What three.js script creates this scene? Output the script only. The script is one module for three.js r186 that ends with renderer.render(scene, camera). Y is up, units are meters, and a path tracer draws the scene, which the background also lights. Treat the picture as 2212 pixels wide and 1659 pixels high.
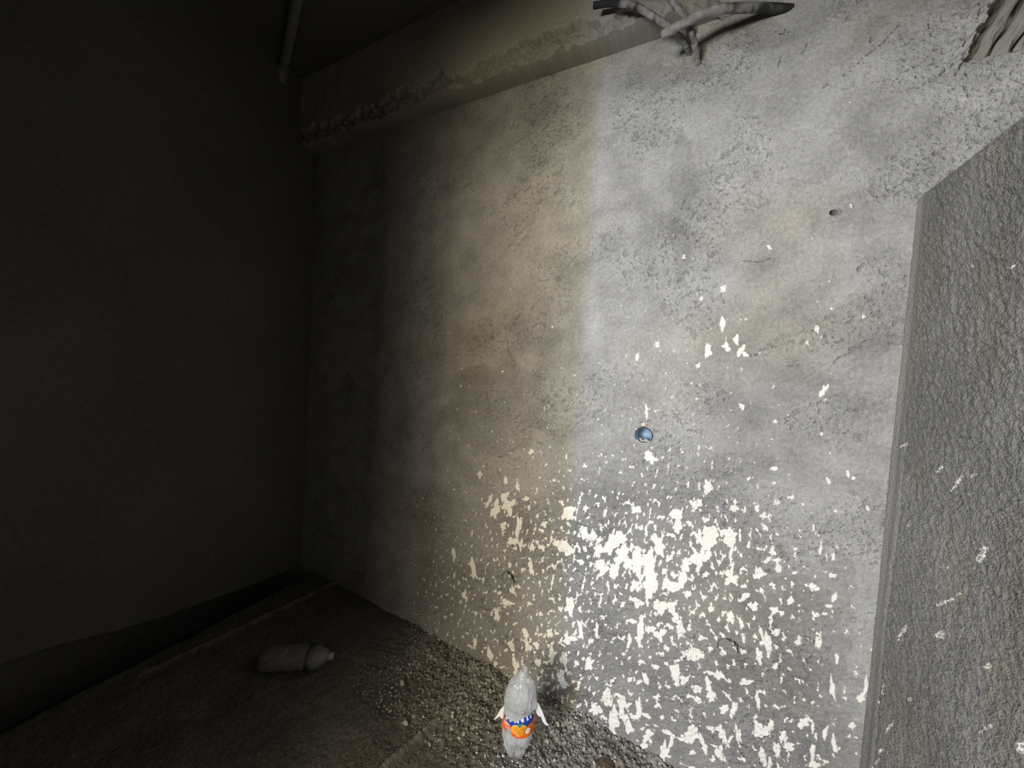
import * as THREE from 'three';
import { mergeGeometries } from 'three/addons/utils/BufferGeometryUtils.js';
import { ImprovedNoise } from 'three/addons/math/ImprovedNoise.js';
import { RectAreaLightUniformsLib } from 'three/addons/lights/RectAreaLightUniformsLib.js';

// ------------------------------------------------------------------ camera, light, exposure
const scene = new THREE.Scene();
const F = 750, CX = 1106, CY = 829.5;
const camera = new THREE.PerspectiveCamera(2 * Math.atan(829.5 / F) * 180 / Math.PI, 2212 / 1659, 0.02, 60);
const CAM = new THREE.Vector3(0, 1.42, 1.42);
const AX = new THREE.Vector3(0.8951644, 0.06160855, -0.44145792);
const AY = new THREE.Vector3(-0.07071581, 0.99748772, -0.00418727);
const AZ = new THREE.Vector3(0.44009088, 0.03496635, 0.89727219);
camera.position.copy(CAM);
camera.quaternion.setFromRotationMatrix(new THREE.Matrix4().makeBasis(AX, AY, AZ));

RectAreaLightUniformsLib.init();
scene.background = new THREE.Color(0.55, 0.66, 0.85);        // overcast sky seen through the rear window
// rear window opening: dark trees, then a sunlit facade, then open sky show in it side by side
const WIN = { x0: -1.71, x1: -0.32, y0: 1.0, y1: 2.1, z: 4.2 };
const VIEW = [[-0.32, -0.63, 1.00, 0.81, 0.54, 2.7], [-0.63, -0.89, 1.00, 0.83, 0.56, 7.2], [-0.89, -1.14, 1.00, 0.85, 0.60, 16.5], [-1.14, -1.45, 1.00, 0.91, 0.72, 23.5], [-1.45, -1.64, 0.97, 0.98, 0.96, 35], [-1.64, -1.71, 0.68, 0.94, 1.46, 95]];
for (const [x1, x0, r, g, b, intensity] of VIEW) {
  const l = new THREE.RectAreaLight(new THREE.Color(r, g, b), intensity, x1 - x0, WIN.y1 - WIN.y0);
  l.position.set((x0 + x1) / 2, (WIN.y0 + WIN.y1) / 2, WIN.z + 0.02); l.lookAt(l.position.x, l.position.y, 0); l.castShadow = true; scene.add(l);
}

const renderer = new THREE.WebGLRenderer({ antialias: true });
renderer.toneMapping = THREE.LinearToneMapping;
renderer.toneMappingExposure = 2.85;
renderer.shadowMap.enabled = true;

// ------------------------------------------------------------------ helpers
let seed = 20240611;
const rnd = () => { seed = (seed + 0x6d2b79f5) | 0; let t = Math.imul(seed ^ (seed >>> 15), 1 | seed); t = (t + Math.imul(t ^ (t >>> 7), 61 | t)) ^ t; return ((t ^ (t >>> 14)) >>> 0) / 4294967296; };
const rr = (a, b) => a + (b - a) * rnd();
const PN = new ImprovedNoise();
const N3 = (x, y, z = 0) => PN.noise(x + 100.5, y + 57.3, z + 11.7);
const fbm3 = (x, y, z, o) => { let s = 0, a = 1, t = 0; for (let i = 0; i < o; i++) { s += a * N3(x, y, z); t += a; x *= 2.03; y *= 2.03; z *= 2.03; a *= 0.5; } return s / t; };
// fast gradient noise in the plane; k picks one of many independent fields
const PT = new Uint8Array(1024); for (let i = 0; i < 256; i++) PT[i] = i; for (let i = 255; i > 0; i--) { const j = Math.floor(rnd() * (i + 1)), t = PT[i]; PT[i] = PT[j]; PT[j] = t; } for (let i = 256; i < 1024; i++) PT[i] = PT[i & 255];
const GXT = new Float32Array(256), GYT = new Float32Array(256); for (let i = 0; i < 256; i++) { const a = i / 256 * Math.PI * 2; GXT[i] = Math.cos(a) * 1.45; GYT[i] = Math.sin(a) * 1.45; }
function N(x, y, k = 0) {
  const o = (k * 37.7) & 255; x += k * 17.31; y += k * 5.77;
  const fx = Math.floor(x), fy = Math.floor(y), X = fx & 255, Y = fy & 255; x -= fx; y -= fy;
  const u = x * x * x * (x * (x * 6 - 15) + 10), v = y * y * y * (y * (y * 6 - 15) + 10);
  const a = PT[PT[X + o] + Y], b = PT[PT[X + 1 + o] + Y], c = PT[PT[X + o] + Y + 1], d = PT[PT[X + 1 + o] + Y + 1];
  const na = GXT[a] * x + GYT[a] * y, nb = GXT[b] * (x - 1) + GYT[b] * y, nc = GXT[c] * x + GYT[c] * (y - 1), nd = GXT[d] * (x - 1) + GYT[d] * (y - 1);
  const p = na + u * (nb - na), q = nc + u * (nd - nc); return p + v * (q - p);
}
const fbm = (x, y, z, o) => { let s = 0, a = 1, t = 0; for (let i = 0; i < o; i++) { s += a * N(x, y, z + i * 7); t += a; x *= 2.03; y *= 2.03; a *= 0.5; } return s / t; };
const clamp = (v, a = 0, b = 1) => Math.min(b, Math.max(a, v));
const sm = (a, b, v) => { v = clamp((v - a) / (b - a)); return v * v * (3 - 2 * v); };
const dirOf = (px, py) => new THREE.Vector3().addScaledVector(AX, px - CX).addScaledVector(AY, CY - py).addScaledVector(AZ, -F);
const onWall = (px, py, z = 0) => { const d = dirOf(px, py); return CAM.clone().addScaledVector(d, (z - CAM.z) / d.z); };
const onFloor = (px, py, y = 0) => { const d = dirOf(px, py); return CAM.clone().addScaledVector(d, (y - CAM.y) / d.y); };
const onSide = (px, py, x) => { const d = dirOf(px, py); return CAM.clone().addScaledVector(d, (x - CAM.x) / d.x); };
const VT = new THREE.Vector3();
const toPx = (x, y, z) => { VT.set(x, y, z).sub(CAM); const c = -VT.dot(AZ); return [CX + F * VT.dot(AX) / c, CY - F * VT.dot(AY) / c]; };

const names = new Map();
function numbered(n) { const k = names.get(n) || 0; names.set(n, k + 1); return k ? n + '_' + String(k).padStart(3, '0') : n; }
function mesh(name, geo, mat, parent = scene) {
  const m = new THREE.Mesh(geo, mat); m.castShadow = m.receiveShadow = true;
  m.name = parent === scene ? numbered(name) : name; parent.add(m); return m;
}
function tag(o, label, category, group, kind) { o.userData.label = label; o.userData.category = category; if (group) o.userData.group = group; if (kind) o.userData.kind = kind; return o; }
const struct = (o, label, category) => tag(o, label, category, null, 'structure');

// regular grid of points -> indexed geometry; fn(u, v) -> [x, y, z], uv(u, v) -> [s, t]
function sheet(us, vs, fn, uv, flip = false) {
  const nu = us.length, nv = vs.length, p = new Float32Array(nu * nv * 3), q = new Float32Array(nu * nv * 2), idx = new Uint32Array((nu - 1) * (nv - 1) * 6);
  let a = 0, b = 0, k = 0;
  for (let j = 0; j < nv; j++) for (let i = 0; i < nu; i++) { const P = fn(us[i], vs[j]); p[a++] = P[0]; p[a++] = P[1]; p[a++] = P[2]; const w = uv(us[i], vs[j]); q[b++] = w[0]; q[b++] = w[1]; }
  for (let j = 0; j < nv - 1; j++) for (let i = 0; i < nu - 1; i++) {
    const A = j * nu + i, B = A + 1, C = A + nu, D = C + 1;
    if (flip) { idx[k++] = A; idx[k++] = C; idx[k++] = B; idx[k++] = B; idx[k++] = C; idx[k++] = D; } else { idx[k++] = A; idx[k++] = B; idx[k++] = C; idx[k++] = B; idx[k++] = D; idx[k++] = C; }
  }
  const g = new THREE.BufferGeometry();
  g.setAttribute('position', new THREE.BufferAttribute(p, 3)); g.setAttribute('uv', new THREE.BufferAttribute(q, 2)); g.setIndex(new THREE.BufferAttribute(idx, 1));
  g.computeVertexNormals(); return g;
}
function lines(a, b, step, dense = []) { // coordinates a..b, spaced step, finer inside [lo, hi, fine] ranges
  const out = []; let v = a;
  while (v < b - 1e-6) { out.push(v); let s = step; for (const [lo, hi, f] of dense) if (v >= lo - 1e-6 && v < hi) s = Math.min(s, f); else if (v < lo && v + s > lo) s = Math.min(s, lo - v + 1e-5); v += s; }
  out.push(b); return out;
}
function box(x0, x1, y0, y1, z0, z1) { // uv in metres
  const g = new THREE.BoxGeometry(x1 - x0, y1 - y0, z1 - z0); g.translate((x0 + x1) / 2, (y0 + y1) / 2, (z0 + z1) / 2);
  const p = g.attributes.position, n = g.attributes.normal, u = g.attributes.uv;
  for (let i = 0; i < p.count; i++) { const ax = Math.abs(n.getX(i)), ay = Math.abs(n.getY(i)); if (ax > 0.5) u.setXY(i, p.getZ(i), p.getY(i)); else if (ay > 0.5) u.setXY(i, p.getX(i), p.getZ(i)); else u.setXY(i, p.getX(i), p.getY(i)); }
  return g;
}
function texture(w, h, srgb, fill) { // fill(i, j) -> [r, g, b] in 0..1 (linear colours are stored as sRGB when srgb)
  const d = new Uint8Array(w * h * 4); let k = 0;
  const enc = (v) => { v = clamp(v); return srgb ? (v <= 0.0031308 ? 12.92 * v : 1.055 * Math.pow(v, 1 / 2.4) - 0.055) : v; };
  for (let j = 0; j < h; j++) for (let i = 0; i < w; i++) { const c = fill(i, j); d[k++] = enc(c[0]) * 255 + 0.5; d[k++] = enc(c[1]) * 255 + 0.5; d[k++] = enc(c[2]) * 255 + 0.5; d[k++] = 255; }
  const t = new THREE.DataTexture(d, w, h); t.magFilter = THREE.LinearFilter; t.minFilter = THREE.LinearFilter;
  if (srgb) t.colorSpace = THREE.SRGBColorSpace;
  t.needsUpdate = true; return t;
}

// ------------------------------------------------------------------ white paint left on the main wall
const WX0 = -2.25, WY0 = -0.18, WS = 3.12, WT = 2048;         // the wall's texture covers WS x WS metres from (WX0, WY0)
// share of the wall that still carries paint, read off the photograph: [row, [column, percent] ...]
const COVER = [
  [480, [0, 0.02], [1400, 0.05], [1500, 0.2], [1700, 0.12], [1900, 0.05]],
  [550, [0, 0.02], [1000, 0.05], [1450, 0.2], [1500, 0.4], [1600, 0.15], [1900, 0.05]],
  [650, [0, 0.02], [950, 0.1], [1300, 0.12], [1480, 0.5], [1560, 0.8], [1650, 0.2], [1900, 0.1]],
  [750, [800, 0.05], [950, 0.3], [1150, 0.5], [1300, 0.4], [1400, 0.9], [1500, 1.3], [1600, 1.2], [1700, 0.3], [1900, 0.1]],
  [850, [800, 0.1], [900, 0.4], [1050, 0.9], [1150, 1.0], [1250, 1.3], [1350, 2.6], [1450, 2.4], [1550, 1.7], [1650, 0.7], [1750, 0.5], [1900, 0.1]],
  [950, [820, 0.1], [900, 0.4], [1000, 1.0], [1100, 1.4], [1200, 2.0], [1300, 3.0], [1400, 4.5], [1500, 3.0], [1600, 2.2], [1700, 0.9], [1800, 0.4], [1900, 0.1]],
  [1050, [820, 0.1], [900, 0.6], [950, 1.2], [1050, 2.6], [1150, 3.4], [1250, 8], [1350, 8], [1450, 8], [1550, 7], [1650, 3], [1750, 0.9], [1850, 0.5]],
  [1100, [830, 0.2], [920, 1.5], [1010, 3], [1060, 9], [1100, 12], [1150, 10], [1190, 12], [1230, 24], [1300, 20], [1400, 20], [1500, 17], [1550, 16], [1620, 7], [1750, 2], [1850, 0.6]],
  [1150, [830, 0.3], [930, 2.5], [1000, 5], [1060, 9], [1100, 14], [1150, 18], [1200, 22], [1250, 32], [1300, 36], [1400, 36], [1500, 35], [1560, 33], [1600, 14], [1700, 5], [1800, 2.5], [1870, 0.5]],
  [1200, [840, 0.6], [930, 4], [1000, 9], [1050, 9], [1100, 14], [1170, 22], [1230, 34], [1300, 44], [1400, 48], [1500, 40], [1580, 34], [1620, 14], [1700, 6], [1780, 4], [1850, 1.2], [1890, 0.3]],
  [1250, [850, 0.8], [930, 6], [1000, 14], [1100, 12], [1170, 18], [1230, 25], [1300, 32], [1400, 40], [1480, 37], [1580, 26], [1650, 10], [1720, 7], [1800, 2.5], [1880, 0.5]],
  [1300, [860, 1], [950, 9], [1050, 14], [1150, 16], [1230, 28], [1320, 25], [1420, 30], [1500, 28], [1600, 18], [1680, 13], [1770, 5], [1870, 1]],
  [1350, [880, 1], [970, 8], [1050, 12], [1150, 18], [1230, 24], [1300, 20], [1400, 24], [1480, 25], [1580, 19], [1680, 12], [1760, 6], [1850, 2]],
  [1400, [920, 2], [1000, 11], [1100, 16], [1170, 22], [1230, 25], [1330, 17], [1430, 22], [1520, 24], [1600, 17], [1700, 11], [1780, 5], [1860, 2]],
  [1450, [1000, 5], [1080, 17], [1150, 22], [1230, 33], [1330, 16], [1430, 22], [1530, 20], [1620, 14], [1720, 10], [1820, 4], [1870, 3]],
  [1500, [1080, 10], [1170, 24], [1240, 27], [1340, 20], [1440, 22], [1530, 16], [1620, 12], [1720, 8], [1830, 6], [1870, 2]],
  [1550, [1200, 16], [1280, 24], [1350, 27], [1420, 20], [1530, 14], [1620, 12], [1720, 9], [1820, 6], [1870, 2]],
  [1600, [1300, 16], [1350, 20], [1430, 18], [1530, 14], [1620, 15], [1720, 16], [1800, 7], [1870, 2]],
  [1670, [1380, 12], [1500, 17], [1620, 17], [1720, 17], [1800, 7], [1870, 2]],
];
const rowAt = (r, x) => { if (x <= r[1][0]) return r[1][1] * sm(r[1][0] - 160, r[1][0], x); for (let i = 2; i < r.length; i++) if (x < r[i][0]) { const t = (x - r[i - 1][0]) / (r[i][0] - r[i - 1][0]); return r[i - 1][1] * (1 - t) + r[i][1] * t; } return r[r.length - 1][1]; };
function coverAt(px, py) {
  if (py <= COVER[0][0]) return rowAt(COVER[0], px) * sm(150, 480, py);
  for (let i = 1; i < COVER.length; i++) if (py < COVER[i][0]) { const t = (py - COVER[i - 1][0]) / (COVER[i][0] - COVER[i - 1][0]); return rowAt(COVER[i - 1], px) * (1 - t) + rowAt(COVER[i], px) * t; }
  return rowAt(COVER[COVER.length - 1], px);
}
const fleck = (x, y) => { // larger value = paint; runs of paint lean as the photograph's do
  const w = sm(-0.25, 0.35, x), lean = 0.30 - 0.55 * w, u = x - lean * (y - 0.6) * 0.55, j = 0.0022 * N(x * 210, y * 210, 3);
  const a = N((u + j) * 62, (y + j) * 35, 1), b = N(u * 140, y * 95, 5), c = N(x * 420, y * 330, 9);
  return a + 0.42 * b + 0.12 * c;
};
const quant = []; for (let i = 0; i < 30000; i++) quant.push(fleck(-1.6 + 2.2 * ((i * 0.6180339) % 1), 2.2 * ((i * 0.7548777) % 1))); quant.sort((a, b) => a - b);
const level = (pct) => quant[Math.min(quant.length - 1, Math.floor(quant.length * (1 - pct / 100)))];
// the larger flakes, one by one: column, row, width, height, lean (degrees, + leans right)
const FLAKES = [
  [1099, 1093, 26, 30, 0], [1070, 1099, 16, 32, 20], [1090, 1074, 12, 28, 22], [1057, 1083, 10, 23, 20], [1120, 1133, 12, 38, 5], [1136, 1077, 11, 11, 0], [1148, 975, 10, 12, 0], [1036, 1025, 10, 16, 0], [1092, 1039, 10, 12, 0], [1119, 1052, 8, 20, -15], [1088, 1137, 12, 20, 20], [1175, 1133, 12, 14, 25], [1171, 1182, 13, 15, 20], [1126, 1177, 8, 22, 10], [1148, 1182, 13, 24, 0], [1108, 1169, 18, 20, 0], [1229, 1110, 26, 36, 15],
  [1406, 990, 24, 24, 30], [1528, 1050, 16, 34, 0], [1503, 1088, 20, 22, -20], [1531, 1160, 40, 44, 0], [1576, 1157, 28, 38, 10], [1460, 1110, 22, 24, 0], [1462, 1140, 18, 26, -10], [1318, 1177, 20, 42, 10], [1337, 1166, 28, 30, 0], [1260, 1148, 20, 26, -20], [1278, 1158, 16, 28, 10], [1290, 1186, 18, 30, 0], [1374, 1101, 18, 20, 0], [1422, 1178, 42, 20, 60], [1210, 1177, 26, 24, -40], [1232, 1189, 26, 22, 0],
  [1343, 1200, 40, 24, 80], [1329, 1230, 15, 54, 8], [1301, 1228, 30, 28, 0], [1377, 1219, 20, 54, 5], [1400, 1215, 30, 44, 0], [1359, 1217, 18, 26, 0], [1404, 1266, 38, 58, 0], [1372, 1267, 18, 30, 0], [1448, 1264, 28, 30, 30], [1471, 1253, 16, 36, 10], [1507, 1206, 32, 36, 0], [1529, 1199, 16, 28, 15], [1480, 1219, 18, 26, 0], [1426, 1311, 22, 32, -10], [1451, 1309, 20, 20, 0], [1459, 1333, 18, 28, -20], [1383, 1365, 16, 50, 5], [1404, 1360, 20, 16, 0], [1426, 1371, 22, 26, 0], [1578, 1248, 28, 26, 0], [1582, 1226, 7, 26, 15], [1498, 1407, 40, 22, 60], [1471, 1360, 16, 34, -10], [1359, 1383, 10, 26, 10], [1379, 1304, 16, 18, 0], [1272, 1434, 20, 28, 0], [1227, 1381, 28, 20, 0], [1229, 1313, 16, 36, 8], [1254, 1360, 12, 32, -12], [1289, 1358, 8, 32, 8], [1218, 1425, 12, 32, 5], [1510, 1160, 26, 14, 70],
  [1529, 1478, 18, 30, 0], [1536, 1502, 20, 26, 20], [1507, 1489, 18, 15, 0], [1610, 1473, 23, 14, 0], [1564, 1533, 20, 17, 0], [1584, 1529, 13, 25, 10], [1554, 1458, 14, 22, -10], [1637, 1513, 9, 38, -5], [1642, 1578, 27, 28, -30], [1666, 1567, 10, 28, 0], [1737, 1561, 20, 22, 20], [1798, 1489, 12, 42, -5], [1860, 1509, 18, 19, 0], [1870, 1482, 9, 38, 5], [1594, 1587, 11, 36, -8], [1561, 1590, 11, 28, 0], [1552, 1576, 17, 12, 0], [1577, 1599, 20, 9, -60], [1648, 1634, 18, 30, 0], [1678, 1618, 12, 38, -20], [1707, 1615, 22, 18, 0], [1755, 1630, 13, 38, 5], [1804, 1612, 10, 46, -12], [1782, 1585, 9, 34, 18], [1520, 1612, 14, 36, -20], [1556, 1627, 15, 28, 0], [1663, 1650, 10, 24, 5], [1760, 1655, 26, 14, 0], [1673, 1439, 14, 12, 0], [1639, 1415, 12, 28, -15], [1659, 1386, 10, 46, -14], [1648, 1379, 9, 46, -18], [1724, 1386, 12, 18, 0], [1768, 1384, 12, 38, 5], [1807, 1424, 9, 20, 0], [1842, 1569, 14, 14, 0], [1692, 1592, 16, 24, -40], [1757, 1574, 7, 26, 0],
  [1325, 1563, 22, 62, 0], [1343, 1520, 16, 46, -8], [1356, 1563, 14, 42, -20], [1379, 1536, 12, 58, 0], [1286, 1533, 24, 28, 0], [1460, 1456, 22, 46, 0], [1478, 1468, 22, 14, -60], [1494, 1411, 34, 22, 0], [1311, 1504, 18, 26, 0], [1494, 1588, 24, 32, 0], [1451, 1599, 12, 32, 10], [1435, 1626, 18, 42, 5], [1417, 1644, 14, 22, 0], [1390, 1610, 12, 22, 20], [1401, 1590, 14, 28, 40], [1394, 1466, 12, 28, -20],
  [1563, 623, 11, 19, 0], [1560, 699, 10, 28, 10], [1591, 735, 14, 18, 0], [1570, 749, 17, 16, 20], [1601, 756, 9, 25, 35], [1611, 765, 9, 17, -30], [1530, 760, 12, 32, 0], [1765, 711, 10, 16, 0], [1780, 842, 16, 24, 35], [1865, 684, 8, 8, 0], [1508, 790, 8, 14, 30], [1421, 744, 8, 16, 10], [1377, 771, 7, 22, 15], [1676, 911, 12, 8, 0], [1602, 878, 8, 12, -20], [1397, 888, 9, 26, 5], [1515, 645, 8, 10, 0], [1478, 554, 8, 8, 0], [1662, 535, 10, 7, 40], [1743, 741, 9, 7, 0],
  [1677, 1086, 11, 15, 0], [1650, 1115, 13, 16, 0], [1636, 1099, 10, 12, 0], [1709, 1075, 13, 9, 0], [1791, 1040, 9, 14, -15], [1833, 1023, 8, 14, 0], [1845, 1033, 8, 6, 0], [1875, 1098, 6, 13, -15], [1669, 1190, 14, 20, -15], [1773, 1182, 7, 25, 5], [1586, 1097, 16, 16, -30], [1671, 1012, 15, 7, 0], [1776, 937, 8, 8, 0], [1653, 1138, 10, 16, -30], [1758, 1140, 7, 14, 10],
  [1680, 1210, 18, 9, 0], [1680, 1228, 13, 26, -25], [1640, 1239, 20, 18, 0], [1798, 1243, 16, 13, 0], [1757, 1270, 18, 18, 0], [1802, 1289, 10, 24, 8], [1630, 1311, 18, 18, 0], [1674, 1318, 18, 19, 0], [1657, 1211, 14, 11, -30], [1601, 1347, 9, 26, -10], [1577, 1336, 16, 22, 0], [1611, 1287, 20, 13, -40], [1763, 1327, 15, 8, 0], [1791, 1308, 12, 10, 0], [1800, 1202, 10, 14, 0], [1708, 1295, 14, 14, 30], [1677, 1365, 14, 18, 20], [1717, 1237, 17, 5, 0], [1780, 1325, 10, 7, 0],
  [1022, 1232, 13, 36, -10], [1073, 1328, 12, 34, -5], [1147, 1229, 11, 34, -10], [980, 1199, 8, 28, -5], [1091, 1301, 14, 20, 20], [1004, 1286, 10, 20, -10], [1135, 1368, 9, 32, -20], [1141, 1398, 14, 18, 0], [1160, 1392, 16, 14, -40], [1058, 1413, 13, 28, 0], [1070, 1434, 8, 13, 0], [1115, 1437, 12, 32, -5], [1190, 1416, 14, 32, 10], [1212, 1467, 20, 38, -10], [1162, 1431, 12, 16, 0], [1188, 1368, 13, 20, -10], [1027, 1387, 8, 20, 10], [1107, 1397, 9, 13, 0], [1102, 1390, 11, 12, 0], [1078, 1281, 9, 8, 0], [1108, 1276, 9, 26, -25],
];
const toTex = (x, y) => [(x - WX0) / WS * WT, (y - WY0) / WS * WT];
const maskC = document.createElement('canvas'); maskC.width = maskC.height = WT;
const mc = maskC.getContext('2d'); mc.fillStyle = '#000'; mc.fillRect(0, 0, WT, WT); mc.fillStyle = '#fff';
FLAKES.forEach(([px, py, w, h, lean], k) => {
  const n = 44, a = lean * Math.PI / 180; mc.beginPath();
  for (let i = 0; i < n; i++) {
    const t = i / n * Math.PI * 2, r = 1 + 0.75 * N(Math.cos(t) * 0.9 + k * 3.1, Math.sin(t) * 0.9, 2) + 0.42 * N(Math.cos(t) * 2.1 + k, Math.sin(t) * 2.1, 4) + 0.10 * N(Math.cos(t) * 8 + k, Math.sin(t) * 8, 6);
    const ex = Math.cos(t) * w / 2 * r, ey = Math.sin(t) * h / 2 * r, P = onWall(px + ex * Math.cos(a) - ey * Math.sin(a), py + ex * Math.sin(a) + ey * Math.cos(a)), [u, v] = toTex(P.x, P.y);
    i ? mc.lineTo(u, v) : mc.moveTo(u, v);
  }
  mc.closePath(); mc.fill();
});
const maskD = mc.getImageData(0, 0, WT, WT).data;
// grooves and torn edges in the render, as polylines in the photograph
mc.fillStyle = '#000'; mc.fillRect(0, 0, WT, WT); mc.strokeStyle = '#fff'; mc.lineJoin = mc.lineCap = 'round';
for (const [w, ...pts] of [[5, [1822, 164], [1835, 156], [1868, 122], [1905, 95], [1944, 52]], [4, [1676, 68], [1686, 73], [1694, 71], [1698, 60]], [3, [1703, 69], [1712, 66]], [4, [1744, 94], [1738, 108], [1733, 114]], [7, [1884, 80], [1881, 90]], [3, [1096, 733], [1095, 752], [1104, 768], [1117, 791]], [2, [925, 768], [980, 766], [1035, 768]], [2, [1020, 632], [1012, 640], [1000, 642]], [3, [1604, 563], [1640, 566], [1665, 558]], [8, [1845, 590], [1866, 570]], [4, [1790, 800], [1812, 772], [1835, 763]], [3, [1700, 791], [1730, 788]], [8, [1604, 118], [1600, 138], [1596, 147]], [4, [1640, 148], [1646, 142]], [3, [1680, 150], [1688, 122]], [4, [1777, 190], [1788, 182]], [9, [1622, 768], [1634, 766]], [5, [1470, 455], [1480, 430]], [3, [1505, 520], [1520, 500]], [5, [1563, 650], [1566, 654]]]) {
  mc.lineWidth = w * 0.62; mc.beginPath(); pts.forEach(([px, py], i) => { const P = onWall(px, py), [u, v] = toTex(P.x, P.y); i ? mc.lineTo(u, v) : mc.moveTo(u, v); }); mc.stroke();
}
const grooveD = mc.getImageData(0, 0, WT, WT).data;
// damp stains with ragged outlines: column, row, half width, half height, strength
const STAINS = [[1410, 165, 70, 34, 0.16], [1500, 150, 40, 30, 0.14], [1472, 430, 26, 190, 0.16], [1620, 70, 90, 40, 0.16], [1905, 80, 70, 45, 0.12], [1750, 1380, 90, 150, 0.16], [1800, 1300, 50, 120, 0.12], [1070, 880, 120, 110, 0.14], [1600, 1010, 70, 40, 0.10], [1500, 1640, 70, 45, 0.2], [1650, 1650, 60, 40, 0.16], [1150, 720, 60, 50, 0.10]];
const HOLE = onWall(1391, 941), TIE = onWall(1800, 462), PLUG1 = onWall(1097, 1251), PLUG2 = onWall(1574, 1401), MARK = onWall(1366, 1006);

// ------------------------------------------------------------------ main wall: colour and relief
const paint = new Float32Array(WT * WT), relief = new Float32Array(WT * WT), col = new Float32Array(WT * WT * 3);
for (let j = 0, k = 0; j < WT; j++) for (let i = 0; i < WT; i++, k++) {
  const x = WX0 + (i + 0.5) / WT * WS, y = WY0 + (j + 0.5) / WT * WS;
  let p = maskD[k * 4] / 255, cv = 0;
  if (x < 0.575) {
    const [px, py] = toPx(x, y, 0), c = cv = coverAt(px, py);
    if (c > 0.004) p = Math.max(p, clamp((fleck(x, y) - level(c * (c < 4 ? 0.52 : 0.62))) / 0.05 + 0.5));
    if (p > 0.3) p *= N(x * 520, y * 520, 2) + 0.35 * N(x * 90, y * 90, 8) > 0.74 ? 0.3 : 1;   // pinholes
  }
  paint[k] = p;
  const a = 0.62, dx = x * Math.cos(a) + y * Math.sin(a), dy = -x * Math.sin(a) + y * Math.cos(a);   // direction of the trowel strokes
  const big = fbm(x * 1.7, y * 1.9, 1, 3), mid = fbm(x * 9, y * 10, 5, 3), str = fbm(dx * 22, dy * 85, 7, 2), fine = N(x * 260, y * 260, 4);
  const wpx = 0.010 * N(x * 24, y * 24, 15), wpy = 0.010 * N(x * 24, y * 24, 16);
  let scar = 0, damp = 0;
  if (y > 0.2 && x < 0.58) {
    const [px, py] = toPx(x, y, 0), qx = px + 900 * wpx, qy = py + 900 * wpy;
    if (qx > 1600 && qx < 1960) { const d = qx - 1604, lo = 770 - 0.05 * d, hi = 766 - 0.52 * d; scar = sm(-6, 14, qy - hi) * sm(6, -14, qy - lo) * 0.9; }
    for (const [sx, sy, w, h, f] of STAINS) { const e = Math.hypot((qx - sx) / w, (qy - sy) / h); if (e < 1.3) damp = Math.max(damp, f * sm(1.06, 0.86, e + 0.35 * mid)); }
  }
  const rough = Math.max(scar, sm(-0.1, 0.25, fbm(x * 3.2 + 4, y * 3.4, 21, 2) + 0.25 * mid));           // patches of torn, sandy render
  const pit = Math.max(sm(0.44, 0.60, N((dx + wpx) * 30, (dy + wpy) * 44, 13) + 0.45 * N(x * 110, y * 110, 3)), sm(0.52, 0.66, N((dx + wpy) * 70, (dy + wpx) * 95, 14) + 0.3 * N(x * 200, y * 200, 6))) * (0.25 + 0.75 * rough);
  const gr = grooveD[k * 4] / 255 * sm(-0.35, 0.15, N(x * 120, y * 120, 2) + 0.6 * N(x * 45, y * 45, 26));
  relief[k] = 0.5 + 0.10 * mid + 0.08 * str * (0.5 + rough) + 0.09 * fine * (0.6 + rough) + 0.10 * N(x * 110, y * 110, 29) - 0.26 * pit - 0.42 * gr + 0.06 * p + 0.20 * rough * N(x * 80, y * 80, 6) + 0.12 * rough * N(x * 165, y * 165, 7);
  const v = 0.345 * (1 + 0.30 * big + 0.34 * mid + 0.06 * str + 0.11 * fine + 0.13 * N(x * 75, y * 75, 27) + 0.10 * N(x * 140, y * 140, 28)) * (1 - 0.26 * pit) * (1 - 0.24 * gr) * (1 - damp) * (1 - 0.10 * scar);
  const br = sm(0.0, 0.45, fbm(x * 1.3 + 9, y * 1.6, 17, 3));                             // earthy stains
  const bare = 1 - 0.27 * sm(2, 13, cv + 7 * mid + 4 * N(x * 45, y * 45, 19)) - 0.10 * sm(0.1, 0.4, fbm(x * 2.4, y * 2.4, 23, 3));   // grey cement bared where the paint has flaked
  let r = v * bare * (1.0 + 0.02 * br), g = v * bare * (0.985 - 0.02 * br), b = v * bare * (0.945 - 0.09 * br);
  const pv = 0.87 * (1 + 0.05 * mid + 0.05 * fine);
  col[k * 3] = r + (pv - r) * p; col[k * 3 + 1] = g + (pv * 0.975 - g) * p; col[k * 3 + 2] = b + (pv * 0.90 - b) * p;
}
const wallMap = texture(WT, WT, true, (i, j) => { const k = (j * WT + i) * 3; return [col[k], col[k + 1], col[k + 2]]; });
const wallBump = texture(WT, WT, false, (i, j) => { const v = relief[j * WT + i]; return [v, v, v]; });
const wallMat = new THREE.MeshStandardMaterial({ name: 'plastered_concrete', map: wallMap, bumpMap: wallBump, bumpScale: 0.009, roughness: 0.93 });

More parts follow.
